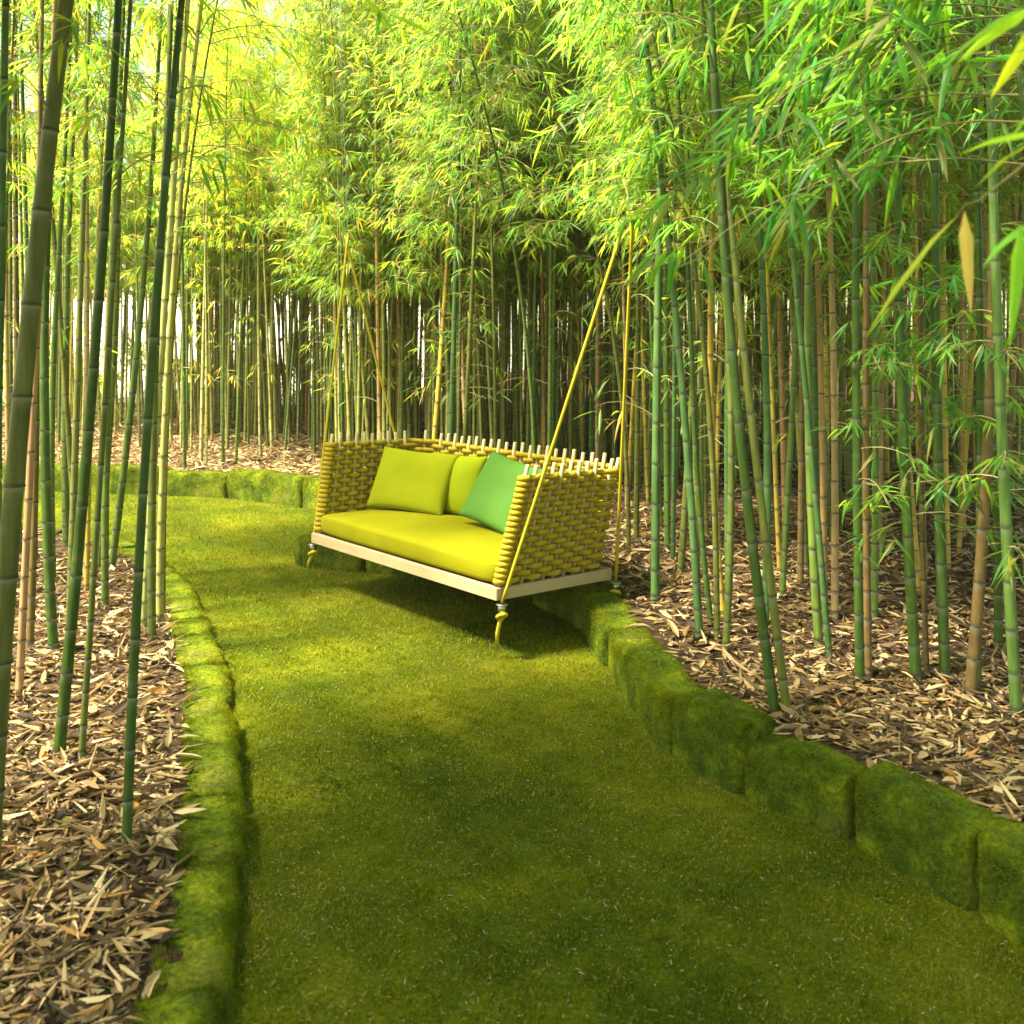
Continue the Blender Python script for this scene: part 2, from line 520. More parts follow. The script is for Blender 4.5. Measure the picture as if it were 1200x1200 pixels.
# moss carpet of the path (short blades)
Vs, Ts, As, off = [], [], [], 0
for (x0, x1, y0, y1, dens, hh, ww) in [(-1.2, 2.1, 2.6, 4.2, 34000, .009, .0028), (-1.7, 1.5, 4.2, 6.2, 18000, .011, .0038), (-3.0, .8, 6.2, 8.6, 8000, .016, .005), (-7, 0, 8.6, 12.7, 2500, .018, .007)]:
    P = scatter(x0, x1, y0, y1, dens)
    P = P[inside(PATH_POLY, P)]
    n = len(P)
    P3 = np.column_stack([P, path_z(P) - 0.001])
    h = hh * RNG.uniform(0.4, 1.5, n) * np.clip(1 + .7 * smooth_noise(P[:, 0], P[:, 1], 21, 7) + .5 * smooth_noise(P[:, 1], P[:, 0], 47, 1), .3, 2.2)
    Vv, Tt = blades_arrays(P3, np.tile([0, 0, 1.0], (n, 1)), h, ww * RNG.uniform(.6, 1.4, n), RNG.uniform(-1.6, 1.6, n))
    Vs.append(Vv); Ts.append(Tt + off); off += len(Vv)
    As.append(np.repeat(patch_rnd(P[:, 0], P[:, 1], n), 3))
tag(obj('moss', make_mesh('moss', np.vstack(Vs), np.vstack(Ts), None, {'rnd': np.concatenate(As)}, M_MOSS, False)),
    'short olive green moss carpeting the curving path', 'moss', kind='stuff')

# straw flecks lying in the moss
P = np.vstack([scatter(-1.2, 2.1, 2.6, 5, 1100), scatter(-3, 1, 5, 8.5, 420)])
P = P[inside(PATH_POLY, P)]
n = len(P); a = RNG.uniform(0, 2 * np.pi, n)
D = np.column_stack([np.cos(a), np.sin(a), RNG.normal(size=n) * .25])
V, T = leaves_arrays(np.column_stack([P, path_z(P) + .012]), D, np.column_stack([-np.sin(a), np.cos(a), RNG.normal(size=n) * .3]), np.clip(RNG.lognormal(-4.6, .5, n), .004, .035), RNG.uniform(.0014, .0032, n), .1, .1)
tag(obj('straw_bits', make_mesh('straw_bits', V, T, None, {'rnd': np.repeat(RNG.uniform(.6, .95, n), 8)}, M_LITTER, False)),
    'pale straw bits and grass clippings scattered on the moss path', 'straw', kind='stuff')

# leaf litter on the beds
Vs, Ts, As, off = [], [], [], 0
for (x0, x1, y0, y1, dens, ls) in [(-3.2, -0.7, 2.4, 4.6, 2300, 1.0), (-5.5, -1.2, 4.6, 8.5, 800, 1.05), (0.6, 3.6, 2.6, 5.2, 2100, 1.0), (0.4, 6, 5.2, 9, 750, 1.05), (-9, -1, 9, 19.6, 420, 1.4), (-1, 9, 9, 18.5, 200, 1.5)]:
    P = scatter(x0, x1, y0, y1, dens)
    ins = inside(PATH_POLY, P)
    left = inside(LEFT_POLY, P)
    dd = np.minimum(np.minimum(dist_line(LEFT_EDGE, P), dist_line(RIGHT_EDGE, P)), dist_line(FAR_EDGE, P))
    P = P[(~ins) & (dd > 0.235 + 0.05 * RNG.random(len(P)))]
    n = len(P)
    a = RNG.uniform(0, 2 * np.pi, n)
    el = RNG.normal(size=n) * .22
    D = np.column_stack([np.cos(a) * np.cos(el), np.sin(a) * np.cos(el), np.sin(el)])
    S = np.column_stack([-np.sin(a), np.cos(a), RNG.normal(size=n) * .5])
    z = bed_z(P) + 0.004 + np.abs(RNG.normal(size=n)) * .016
    V, T = leaves_arrays(np.column_stack([P, z]), D, S, ls * np.clip(RNG.lognormal(-2.35, .38, n), .03, .17), ls * np.clip(RNG.lognormal(-4.05, .42, n), .006, .045), RNG.uniform(-.5, .5, n), RNG.uniform(-.12, .25, n))
    Vs.append(V); Ts.append(T + off); off += len(V)
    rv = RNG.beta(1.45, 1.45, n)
    rv = np.where((P[:, 1] > 11.5) & (P[:, 0] < -1), np.minimum(.42 + .48 * rv, .9), rv)      # lighter leaf colours stand in for strong sunlight on the far bank
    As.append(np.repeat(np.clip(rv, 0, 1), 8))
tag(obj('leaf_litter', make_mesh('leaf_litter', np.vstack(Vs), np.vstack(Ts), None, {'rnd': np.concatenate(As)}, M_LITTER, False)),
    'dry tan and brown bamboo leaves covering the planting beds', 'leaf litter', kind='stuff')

# ------------------------------------------------------------------ kerb stones
def arclen(line):
    return np.concatenate([[0], np.cumsum(np.linalg.norm(np.diff(line, axis=0), axis=1))])

def smooth_line(line, step=0.05):
    s = arclen(line)
    u = np.arange(0, s[-1], step)
    p = np.stack([np.interp(u, s, line[:, 0]), np.interp(u, s, line[:, 1])], -1)
    for _ in range(5):
        p[1:-1] = (p[:-2] + 2 * p[1:-1] + p[2:]) / 4
    return p

def s_near(line, x, y):
    return arclen(line)[np.argmin(np.linalg.norm(line - np.array([x, y]), axis=1))]

def kerb_stone(line, s0, s1, side, w, h, label, group, seed, blades=9000, bl=.010):
    S = arclen(line)
    ns, nc = max(10, int((s1 - s0) / .045)), 22
    t = np.linspace(0, 1, ns)
    # crowd samples to the ends so the rounding is resolved
    t = 0.5 - 0.5 * np.cos(np.pi * t) * (0.6 + 0.4 * np.abs(np.cos(np.pi * t)))
    u = s0 + (s1 - s0) * t
    p = np.stack([np.interp(u, S, line[:, 0]), np.interp(u, S, line[:, 1])], -1)
    tg = norm(np.gradient(np.stack([np.interp(np.linspace(s0, s1, 40), S, line[:, 0]), np.interp(np.linspace(s0, s1, 40), S, line[:, 1])], -1), axis=0))
    tg = np.stack([np.interp(t, np.linspace(0, 1, 40), tg[:, 0]), np.interp(t, np.linspace(0, 1, 40), tg[:, 1])], -1)
    nr = np.stack([-tg[:, 1], tg[:, 0]], -1) * side
    ang = np.linspace(-0.12 * np.pi, 1.12 * np.pi, nc)
    cx = -np.sign(np.cos(ang)) * np.abs(np.cos(ang)) ** 0.32 * w / 2
    cz = np.sign(np.sin(ang)) * np.abs(np.sin(ang)) ** 0.42
    e = np.abs(2 * t - 1)
    edge = np.minimum(t, 1 - t) * (s1 - s0)
    k = np.clip(edge / 0.03, 0, 1)
    k = 0.74 + 0.26 * np.sqrt(1 - (1 - k) ** 2)
    hm = h * (1 + 0.12 * math.sin(seed * 2.3))
    w = w * (1 + .12 * math.sin(seed * 5.1))
    V = np.zeros((ns, nc, 3))
    base = p + nr * (w / 2 + 0.01)
    for j in range(nc):
        V[:, j, :2] = base + nr * (cx[j] * k)[:, None]
        V[:, j, 2] = np.where(cz[j] > 0, cz[j] * hm * (0.80 + 0.20 * k), cz[j] * .14)
    c = V.reshape(-1, 3).mean(0); c[2] = 0
    V -= c
    F = V.reshape(-1, 3)
    for q in range(len(F)):
        v = Vector(F[q]) + Vector((seed * 3.1, seed * 1.7, 0))
        d = noise.noise_vector(v * 3.5) * 0.020 + noise.noise_vector(v * 10) * 0.012 + noise.noise_vector(v * 24) * 0.006
        F[q] += np.array(d)
    i, j = np.meshgrid(np.arange(ns - 1), np.arange(nc - 1), indexing='ij')
    Qd = np.stack([i * nc + j, (i + 1) * nc + j, (i + 1) * nc + j + 1, i * nc + j + 1], -1).reshape(-1, 4)
    if side < 0: Qd = Qd[:, ::-1]
    mid = len(F)
    ends = np.vstack([F.reshape(ns, nc, 3)[0].mean(0), F.reshape(ns, nc, 3)[-1].mean(0)])
    Vall = np.vstack([F, ends])
    jj = np.arange(nc - 1)
    Ta = np.stack([np.full(nc - 1, mid), jj, jj + 1], -1); Tb = np.stack([np.full(nc - 1, mid + 1), (ns - 1) * nc + jj + 1, (ns - 1) * nc + jj], -1)
    Tt = np.vstack([Ta, Tb])
    if side < 0: Tt = Tt[:, ::-1]
    me = make_mesh('kerb_stone', Vall, Tt, Qd, None, M_STONE)
    o = tag(obj('kerb_stone', me, None, tuple(c)), label, 'kerb stone', group)
    # moss growing on it
    nb = int(blades * (s1 - s0))
    qi = RNG.integers(0, len(Qd), nb)
    A, B, Cc, Dd = (Vall[Qd[qi, m_]] for m_ in range(4))
    uu, vv = RNG.random((nb, 1)), RNG.random((nb, 1))
    P = (A * (1 - uu) + B * uu) * (1 - vv) + (Dd * (1 - uu) + Cc * uu) * vv
    Nn = norm(np.cross(B - A, Dd - A))
    Nn = np.where((Nn * (P - np.array([0, 0, h * .4]))).sum(1, keepdims=True) < 0, -Nn, Nn)
    keep = P[:, 2] > -.02
    P, Nn = P[keep], Nn[keep]
    nb = len(P)
    Vv, Tt = blades_arrays(P - Nn * .001, Nn, bl * RNG.uniform(.4, 1.5, nb) * np.clip(1 + .9 * smooth_noise(P[:, 0] + seed, P[:, 1] + P[:, 2], 26, seed), .3, 2.2), bl * .26 * RNG.uniform(.6, 1.4, nb), RNG.uniform(-1.3, 1.3, nb))
    rr = np.clip(0.42 + 0.25 * smooth_noise(P[:, 0] + seed, P[:, 1] + P[:, 2] * 1.7, 7, seed) + RNG.normal(size=nb) * .16, 0, 1)
    mo = obj('moss_growth', make_mesh('moss_growth', Vv, Tt, None, {'rnd': np.repeat(rr, 3)}, M_MOSS, False), o)
    mo['kind'] = 'stuff'
    return o

RL, LL, FL_ = smooth_line(RIGHT_EDGE), smooth_line(LEFT_EDGE), smooth_line(FAR_EDGE)
right_joints = [(-1.2, 9.7), (-1.55, 9.05), (-1.80, 8.45), (-1.2, 8.28), (-0.5, 7.95), (0.15, 7.35), (0.46, 6.7), (0.53, 5.95), (0.70, 4.76), (0.93, 4.34), (1.31, 3.95), (1.56, 3.49), (1.83, 2.95), (2.1, 2.2)]
right_labels = [None, None, 'short mossy kerb stone at the left end of the sofa, by its front corner', 'mossy kerb stone in shade under the back left of the sofa', 'mossy kerb stone in shade under the middle of the sofa back',
    'shaded mossy kerb stone under the back right of the sofa', 'mossy kerb stone in deep shade below the knot at the right rear of the sofa',
    'longest mossy kerb stone on the right, running forward from the shadow of the sofa', 'short mossy block in front of the long kerb stone on the right, dark gap behind',
    'rounded mossy kerb block in front of the leaning pair of bamboo', 'wide mossy kerb block one right of the block before the leaning bamboo pair',
    'mossy kerb block with black crack at its near end, second from lower right corner', 'mossy kerb block at the lower right corner of the photo, cut by the edge']
for i in range(len(right_joints) - 1):
    s0, s1 = s_near(RL, *right_joints[i]), s_near(RL, *right_joints[i + 1])
    lb = right_labels[i]
    near = right_joints[i][1] < 6.5
    if lb is None: lb = ['mossy kerb stone hidden farthest behind the sofa', 'mossy kerb stone behind the left end of the sofa'][i]
    kerb_stone(RL, s0 + .013, s1 - .013, 1, 0.27, 0.255, lb, 'mossy kerb stones along the right bed', i + 1, 26000 if near else 7000, .009 if near else .014)
left_joints = [(-0.74, 2.05), (-0.79, 2.97), (-0.955, 3.66), (-1.09, 4.16), (-1.35, 5.0), (-1.60, 5.8), (-1.95, 6.65), (-2.5, 7.85), (-3.2, 8.85), (-4.1, 9.65)]
left_labels = ['rounded green kerb stone at the bottom left of the path, nearest the camera', 'bright green kerb stone second from the bottom left, arched joint at its near end',
    'small mossy kerb stone third from the bottom left, notch at its far corner', 'brownish flat kerb stone beside the base of the nearest thin dark culm on the left', 'flat mossy kerb stone on the left level with the hanging rope end under the sofa',
    'low green kerb stone on the left where the path edge starts to bend', 'low bright green kerb stone at the bend of the left edge, beside the culms', 'mossy kerb stone past the left bend, partly behind the culms', 'farthest kerb stone of the left edge, glimpsed between culms']
for i in range(len(left_joints) - 1):
    s0, s1 = s_near(LL, *left_joints[i]), s_near(LL, *left_joints[i + 1])
    kerb_stone(LL, s0 + .006, s1 - .006, 1, 0.25, 0.095, left_labels[i], 'low mossy kerb stones along the left bed', 20 + i, 24000 if left_joints[i][1] < 5 else 9000, .009 if left_joints[i][1] < 5 else .013)
far_joints = [(-6.9, 12.45), (-5.75, 12.27), (-4.75, 12.03), (-4.12, 11.95), (-3.28, 11.79), (-2.3, 11.1), (-1.45, 10.3)]
far_labels = ['far kerb stone at the very left, seen between thick culms', 'far kerb stone behind the cluster of left culms', 'short far kerb stone just left of the first dark joint, right of the pale culms',
    'square far kerb stone between the two dark joints under the leafy bank', 'long far kerb stone curving right towards the sofa, under the leafy bank', 'far kerb stone hidden behind the left arm of the sofa']
for i in range(len(far_joints) - 1):
    s0, s1 = s_near(FL_, *far_joints[i]), s_near(FL_, *far_joints[i + 1])
    kerb_stone(FL_, s0 + .012, s1 - .012, 1, 0.28, 0.30, far_labels[i], 'mossy kerb stones at the far end of the path', 40 + i, 6000, .018)

# ------------------------------------------------------------------ the hanging sofa
SW, SD = 2.17, 0.995
sofa = empty('swing_sofa', (-0.43, 7.235, 0.335), (R(-2.0), 0, R(-49.0)))
tag(sofa, 'woven mustard rope swing sofa with lime seat hanging over the moss path', 'swing sofa')
SM = Matrix.LocRotScale(sofa.location, sofa.rotation_euler.to_quaternion() if hasattr(sofa.rotation_euler, 'to_quaternion') else None, None)
SMI = SM.inverted()

HX, HY = SW / 2, SD / 2
FH = 0.075
mb = MB()
bevel_box(mb, -HX, HX, -HY, -HY + .04, 0, FH)
bevel_box(mb, -HX, HX, HY - .04, HY, 0, FH)
bevel_box(mb, -HX, -HX + .04, -HY + .0425, HY - .0425, .001, FH - .001)
bevel_box(mb, HX - .04, HX, -HY + .0425, HY - .0425, .001, FH - .001)
obj('base_frame', recalc(mb.mesh('base_frame', M_WOOD, smooth=False)), sofa)
mb = MB()
for k in range(9):
    y0 = -HY + .05 + k * (SD - .1) / 9
    bevel_box(mb, -HX + .042, HX - .042, y0 + .005, y0 + (SD - .1) / 9 - .005, .030, .052, .003)
obj('deck_slats', recalc(mb.mesh('deck_slats', M_WOOD, smooth=False)), sofa)

# pegs stand along arm - back - arm; outer line with rounded rear corners
RC = 0.16
INX, INY0, INY1 = HX - .045, -HY + .035, HY - .045
def perimeter(u):
    """u in metres from the front of the left arm: (x, y, outward normal, slant weight)"""
    la = (INY1 - RC) - INY0
    lc = RC * math.pi / 2
    lb = 2 * INX - 2 * RC
    if u <= la: return -INX, INY0 + u, -1, 0, 1 - u / (la + RC)
    u -= la
    if u <= lc:
        a = u / RC; return -INX + RC - RC * math.cos(a), INY1 - RC + RC * math.sin(a), -math.cos(a), math.sin(a), 0
    u -= lc
    if u <= lb: return -INX + RC + u, INY1, 0, 1, 0
    u -= lb
    if u <= lc:
        a = u / RC; return INX - RC + RC * math.sin(a), INY1 - RC + RC * math.cos(a), math.sin(a), math.cos(a), 0
    u -= lc
    return INX, INY1 - RC - u, 1, 0, u / (la + RC)
ULEN = 2 * (INY1 - RC - INY0) + RC * math.pi + 2 * INX - 2 * RC
NPEG = 43
def wall_pt(u, h, out=0.0):
    x, y, nx, ny, sl = perimeter(min(max(u, 0), ULEN))
    o = h * (0.135 * abs(nx) + 0.15 * abs(ny)) + out
    return (x + nx * o, y + ny * o + 0.15 * sl * h / 0.75, h)
WH0, WH1 = FH + .012, 0.745
peg_u = [ULEN * k / (NPEG - 1) for k in range(NPEG)]
def peg_mesh(u, top):
    m_ = MB()
    a, b = np.array(wall_pt(u, FH - .003)), np.array(wall_pt(u, top))
    pts = np.vstack([a, a + (b - a) * .5, b - (b - a) * .008, b])
    m_.tube(pts - a, [.0135, .0135, .0135, .0105], 10)
    return m_.mesh('peg', M_PEG), a
for k, u in enumerate(peg_u):
    pm, a = peg_mesh(u, WH1 + .062 + .008 * math.sin(k * 2.1))
    obj('peg', pm, sofa, tuple(a))

NROW = 19
ROPE_R = 0.0193
pitch = (WH1 - WH0 - 2 * ROPE_R) / (NROW - 1)
def woven(u0, u1, k0, k1, name, endring=None):
    m_ = MB()
    du = peg_u[1] - peg_u[0]
    for r_ in range(NROW):
        h = WH0 + ROPE_R + pitch * r_
        ph = 1 if r_ % 2 else -1
        us = np.arange(k0, k1 + 1e-6, 1 / 8)
        pts = []
        for kk in us:
            s = math.cos(math.pi * kk) * ph
            s = math.copysign(abs(s) ** 0.7, s)
            pts.append(wall_pt(kk * du, h + .0015 * math.sin(kk * 5 + r_ * 1.3), s * 0.0245))
        jit = 1 + 0.05 * math.sin(r_ * 12.9)
        m_.tube(pts, ROPE_R * jit, 8)
        if endring is not None:
            # the rope turning back round the last peg
            c = np.array(wall_pt(endring * du, h))
            e2 = np.array(wall_pt((endring + (0.5 if endring == 0 else -0.5)) * du, h))
            f = norm((e2 - c)[None])[0]
            x, y, nx, ny, sl = perimeter(min(max(endring * du, 0), ULEN))
            o_ = np.array([nx, ny, 0.055])
            aa = np.linspace(-1.75, 1.75, 15)
            loop = [c - f * math.cos(q) * .029 + o_ * math.sin(q) * .027 for q in aa]
            m_.tube(loop, ROPE_R * jit, 8)
    return recalc(m_.mesh(name, M_ROPE))
k_corner0 = round((INY1 - RC - INY0 + RC * math.pi / 4) / (peg_u[1]))
k_corner1 = NPEG - 1 - k_corner0
obj('woven_armrest', woven(0, 0, 0, k_corner0, 'woven_armrest', 0), sofa)
obj('woven_backrest', woven(0, 0, k_corner0, k_corner1, 'woven_backrest'), sofa)
obj('woven_armrest', woven(0, 0, k_corner1, NPEG - 1, 'woven_armrest', NPEG - 1), sofa)

def soft_box(name, lx, ly, lz, mat, p=7, q=3.2, nx=56, ny=32, crown=.012, seed=0):
    """rounded upholstery slab: superellipse plan, bulging sides"""
    V, Q_ = [], []
    nu, nv = 96, 28
    for j in range(nv + 1):
        ph = -math.pi / 2 + math.pi * j / nv
        cz = math.copysign(abs(math.sin(ph)) ** (2 / q), math.sin(ph)); cr = abs(math.cos(ph)) ** (2 / q)
        for i in range(nu):
            th = 2 * math.pi * i / nu
            c_, s_ = math.cos(th), math.sin(th)
            x = math.copysign(abs(c_) ** (2 / p), c_) * cr; y = math.copysign(abs(s_) ** (2 / p), s_) * cr
            z = cz
            X, Y, Z = x * lx / 2, y * ly / 2, z * lz / 2
            if z > 0: Z += crown * (1 - x * x) * (1 - y * y) * z
            d = noise.noise(Vector((X * 4 + seed, Y * 4, Z * 4))) * .006
            V.append((X + d * .3, Y + d * .5, Z + d))
    for j in range(nv):
        for i in range(nu):
            i2 = (i + 1) % nu
            Q_.append((j * nu + i, j * nu + i2, (j + 1) * nu + i2, (j + 1) * nu + i))
    return make_mesh(name, V, None, Q_, None, mat)
CT = 0.175
obj('seat_cushion', soft_box('seat_cushion', SW - .09, SD - .075, CT, M_CUSHION, 16, 5.5, crown=.02), sofa, (0, -.030, FH + CT / 2 - .008))

# ropes of the swing, run in world space then brought into the sofa's frame
hang_l, hang_r = Vector((-1.33, 8.24, 2.72)), Vector((.69, 5.97, 2.66))
corners = {'fl': ((-HX - .018, -HY + .03), hang_l), 'bl': ((-HX - .018, HY + .02), hang_l), 'fr': ((HX + .018, -HY + .03), hang_r), 'br': ((HX + .018, HY + .02), hang_r)}
def rope_part(c, top, dx):
    lo = Vector((c[0], c[1], -0.01))
    tl = SMI @ (top + Vector((dx, 0, 0)))
    tl2 = SMI @ (top + Vector((dx * .4 - (0.05 if top.x < 0 else -.05), 0, 1.4)))
    tl3 = SMI @ (top + Vector((dx * .2 - (0.05 if top.x < 0 else -.05), 0, 3.4)))
    pts = [lo + (tl - lo) * (k / 24) for k in range(25)]
    pts = np.array([tuple(p - lo) for p in pts])
    # a lay of twisted strands
    V, Q_, T_ = tube(pts, .0102, 10)
    m_ = MB(); m_.tube([tuple(tl - lo - (tl - lo) * .02), tuple(tl - lo), tuple(tl2 - lo), tuple(tl3 - lo)], .0016, 6)
    wire = m_.mesh('hanging_wire', M_STEEL)
    m_ = MB(); m_.add(V, Q_, T_)
    ro = obj('rope', recalc(m_.mesh('rope', M_CORD)), sofa, tuple(lo))
    m_ = MB()
    m_.tube([(0, 0, -.052), (0, 0, -.048), (0, 0, -.030), (0, 0, -.018), (0, 0, -.014)], [.020, .024, .026, .024, .019], 14)
    m_.tube([(0, 0, -.014), (0, 0, -.011), (0, 0, -.008), (0, 0, -.006)], [.034, .036, .036, .034], 16)
    obj('steel_clamp', m_.mesh('steel_clamp', M_STEEL), ro)
    obj('hanging_wire', wire, ro)
    return ro
k = 0
for key, (c, top) in corners.items():
    ro = rope_part(c, top, (-.012 if key[0] == 'f' else .016) * (1 if key[1] == 'l' else -1) * -1)
    tilt = [0.3, -.5, .35, 1.1][k]; big = [1.1, .9, 1.0, 1.15][k]
    a = np.linspace(0, 2 * np.pi, 20)
    loop = np.column_stack([np.cos(a) * .030 * big, np.sin(a) * .022 * big, -.078 + np.cos(a) * .018 * math.cos(tilt) - np.sin(a) * .016 * tilt])
    m_ = MB(); m_.tube(loop, .0125, 8)
    m_.tube([(0, 0, -.05), (.002, 0, -.075), (-.002, .004, -.10)], [.0125, .014, .0125], 8)
    obj('knot', recalc(m_.mesh('knot', M_CORD)), ro)
    m_ = MB()
    sw = [-.06, .03, -.035, .07][k]; ln = [.10, .07, .15, .06][k]
    m_.tube([(0, .004, -.09), (sw * .4, 0, -.11), (sw * .85, -.004, -.10 - ln * .55), (sw, 0, -.10 - ln)], [.0125, .0125, .0125, .0125], 8)
    obj('rope_tail', recalc(m_.mesh('rope_tail', M_CORD)), ro)
    k += 1

# scatter pillows (each its own thing)
def pillow_mesh(name, w, h, t, mat, seed):
    nu, nv = 40, 34
    V, Q_ = [], []
    for sgn in (1, -1):
        for j in range(nv + 1):
            for i in range(nu + 1):
                a, b = 2 * i / nu - 1, 2 * j / nv - 1
                f = max(0, (1 - abs(a) ** 2.6)) * max(0, (1 - abs(b) ** 2.6))
                z = sgn * t / 2 * f ** 0.42
                pin = 0.055 * (b * b) * (1 - a * a), 0.05 * (a * a) * (1 - b * b)
                x = a * w / 2 * (1 - pin[1] * 1.0 * 0 - 0.05 * (1 - b * b) * abs(a) ** 3)
                y = b * h / 2 * (1 - 0.06 * (1 - a * a) * abs(b) ** 3)
                d = noise.noise(Vector((x * 5 + seed, y * 5, sgn))) * .010 * f ** .3 + noise.noise(Vector((x * 13 + seed, y * 13, sgn))) * .003 * f ** .3
                V.append((x, y, z + d))
    n1 = (nu + 1) * (nv + 1)
    for s_ in (0, 1):
        for j in range(nv):
            for i in range(nu):
                q = [j * (nu + 1) + i, j * (nu + 1) + i + 1, (j + 1) * (nu + 1) + i + 1, (j + 1) * (nu + 1) + i]
                q = [v + s_ * n1 for v in q]
                Q_.append(q if s_ == 0 else q[::-1])
    import bmesh
    me = make_mesh(name, V, None, Q_, None, mat)
    bm = bmesh.new(); bm.from_mesh(me); bmesh.ops.remove_doubles(bm, verts=bm.verts, dist=.0015); bm.to_mesh(me); bm.free()
    return me

def place_pillow(name, label, w, h, t, mat, lx, ly, yaw, lean, roll, seed, lift=0.0):
    zb = FH + CT - .012
    # local frame in the sofa: pillow plane upright (x across, y up), leaning back
    rot = Matrix.Rotation(R(yaw), 4, 'Z') @ Matrix.Rotation(R(90 - lean), 4, 'X') @ Matrix.Rotation(R(roll), 4, 'Z')
    hh = h / 2 * math.cos(R(lean)) * math.cos(R(roll)) + w / 2 * abs(math.sin(R(roll))) * math.cos(R(lean))
    M_ = SM @ Matrix.Translation((lx, ly, zb + hh + lift)) @ rot
    o = obj(name, pillow_mesh(name, w, h, t, mat, seed))
    o.matrix_world = M_
    tag(o, label, 'cushion', 'loose cushions on the swing sofa')
    return o
place_pillow('cushion', 'yellow lime cushion nearest the left arm of the swing sofa', .68, .50, .16, M_PILLOW, -.66, .12, 24, 26, -2, 1)
place_pillow('cushion', 'square lime cushion half hidden behind the other two', .52, .47, .15, M_PILLOW2, -.40, .32, 14, 16, 0, 5)
place_pillow('cushion', 'bright jade green cushion leaning by the right arm', .62, .52, .15, M_GREEN, .36, .15, 1, 28, -8, 9)

# ------------------------------------------------------------------ bamboo
GREEN = [(0.075, 0.15, 0.035), (0.06, 0.14, 0.05), (0.10, 0.16, 0.03), (0.13, 0.17, 0.03), (0.045, 0.12, 0.07), (0.16, 0.17, 0.04)]
KIND = {'green': (0.085, 0.145, 0.026), 'dark': (0.044, 0.092, 0.014), 'blue': (0.058, 0.130, 0.036), 'tan': (0.34, 0.22, 0.10), 'yellow': (0.42, 0.30, 0.045),
        'olive': (0.105, 0.125, 0.024), 'pale': (0.36, 0.36, 0.13), 'brown': (0.14, 0.095, 0.035)}

def culm_arrays(path, Lz, r0, rng, sides=10, internode=0.26, detail=True):
    """path(z)->(x,y); rings with a flange at each node; returns V,Q,T,ring attr"""
    zs, rs, at_ = [], [], []
    z = -0.08
    def rad(z): return r0 * max(0.12, 1 - 0.80 * (max(z, 0) / Lz) ** 1.25)
    zs.append(z); rs.append(rad(0) * 1.02); at_.append(0)
    zn = 0.06
    while zn < Lz:
        step = internode * (0.45 + 0.55 * min(1, zn / 1.0)) * rng.uniform(.88, 1.12) * (1 if zn < Lz * .6 else .8)
        r_ = rad(zn)
        if detail:
            for dz, f, a in ((-.050, 1.0, 0), (-.020, 1.0, .10), (-.006, 1.02, .42), (-.003, 1.13, .1), (.002, 1.14, -.9), (.006, 1.0, -.75), (.011, 1.04, 0), (.02, 1.0, 0)):
                zs.append(zn + dz); rs.append(r_ * f); at_.append(a)
        else:
            for dz, f, a in ((-.02, 1.0, .1), (0, 1.15, -.5), (.02, 1.0, 0)):
                zs.append(zn + dz); rs.append(r_ * f); at_.append(a)
        zn += step
    zs.append(Lz + .1); rs.append(r0 * .1); at_.append(0)
    zs = np.array(zs); o = np.argsort(zs); zs = zs[o]; rs = np.array(rs)[o]; at_ = np.array(at_)[o]
    xy = np.array([path(z) for z in zs])
    V, Q_, T_ = tube(np.column_stack([xy, zs]), rs, sides)
    return V, Q_, T_, np.concatenate([np.repeat(at_, sides), [0, 0]])

def foliage_arrays(path, rng, z0, z1, nbr, leaf=(.10, .17), wid=(.012, .019), reach=1.0, clusters=7, per=(4, 8), up=.9, azi=None):
    """branches (thin tubes) and drooping leaves round a culm"""
    bm_ = MB()
    LP, LD = [], []
    for b in range(nbr):
        z = z0 + (z1 - z0) * ((b + rng.random()) / nbr) ** 0.9
        x, y = path(z)
        a = rng.uniform(0, 2 * np.pi) if azi is None else azi + rng.normal() * .6
        Lb = reach * rng.uniform(.55, 1.15) * (1.0 - .35 * (z - z0) / max(z1 - z0, .1))
        e = up * rng.uniform(.6, 1.2)
        d = np.array([math.cos(a), math.sin(a), e]); d /= np.linalg.norm(d)
        t = np.linspace(0, 1, 6)
        side = np.array([-math.sin(a), math.cos(a), 0]) * rng.normal() * .12
        pts = np.array([x, y, z]) + d * (Lb * t)[:, None] + np.array([0, 0, -1.0]) * (Lb * .42 * t ** 2.2)[:, None] + side * (Lb * t * t)[:, None]
        bm_.tube(pts, np.linspace(.0042, .0012, 6), 4, False)
        for c in range(clusters):
            tt = .22 + .78 * (c + rng.random()) / clusters
            k = tt * 5; i = min(int(k), 4); f = k - i
            p = pts[i] * (1 - f) + pts[i + 1] * f
            ta = a + (1 if c % 2 else -1) * rng.uniform(.3, 1.3)
            td = np.array([math.cos(ta), math.sin(ta), rng.uniform(-.35, .45)]); td /= np.linalg.norm(td)
            tl = rng.uniform(.08, .24) * reach
            q = p + td * tl + np.array([0, 0, -.25 * tl])
            bm_.tube(np.vstack([p, (p + q) / 2 + np.array([0, 0, .01]), q]), [.0016, .0012, .0008], 3, False)
            m_ = rng.integers(*per)
            for l in range(m_):
                g = .35 + .65 * (l + 1) / m_
                lp = p + (q - p) * g
                la = ta + (rng.uniform(-1.25, 1.25))
                LP.append(lp)
                LD.append((math.cos(la), math.sin(la), rng.uniform(-1.15, .25)))
    n = len(LP)
    LP, LD = np.array(LP), np.array(LD)
    S = np.column_stack([-LD[:, 1], LD[:, 0], rng.normal(size=n) * .45])
    Ls = rng.uniform(*leaf, n)
    V, T = leaves_arrays(LP, LD, S, Ls, rng.uniform(*wid, n) * (Ls / np.mean(leaf)) ** .5, rng.uniform(.05, .3, n), rng.uniform(.05, .55, n))
    rnd = np.clip(rng.beta(2.2, 2.6, n) + np.where(rng.random(n) < .11, .45, 0), 0, 1)
    return bm_, V, T, np.repeat(rnd, 8)

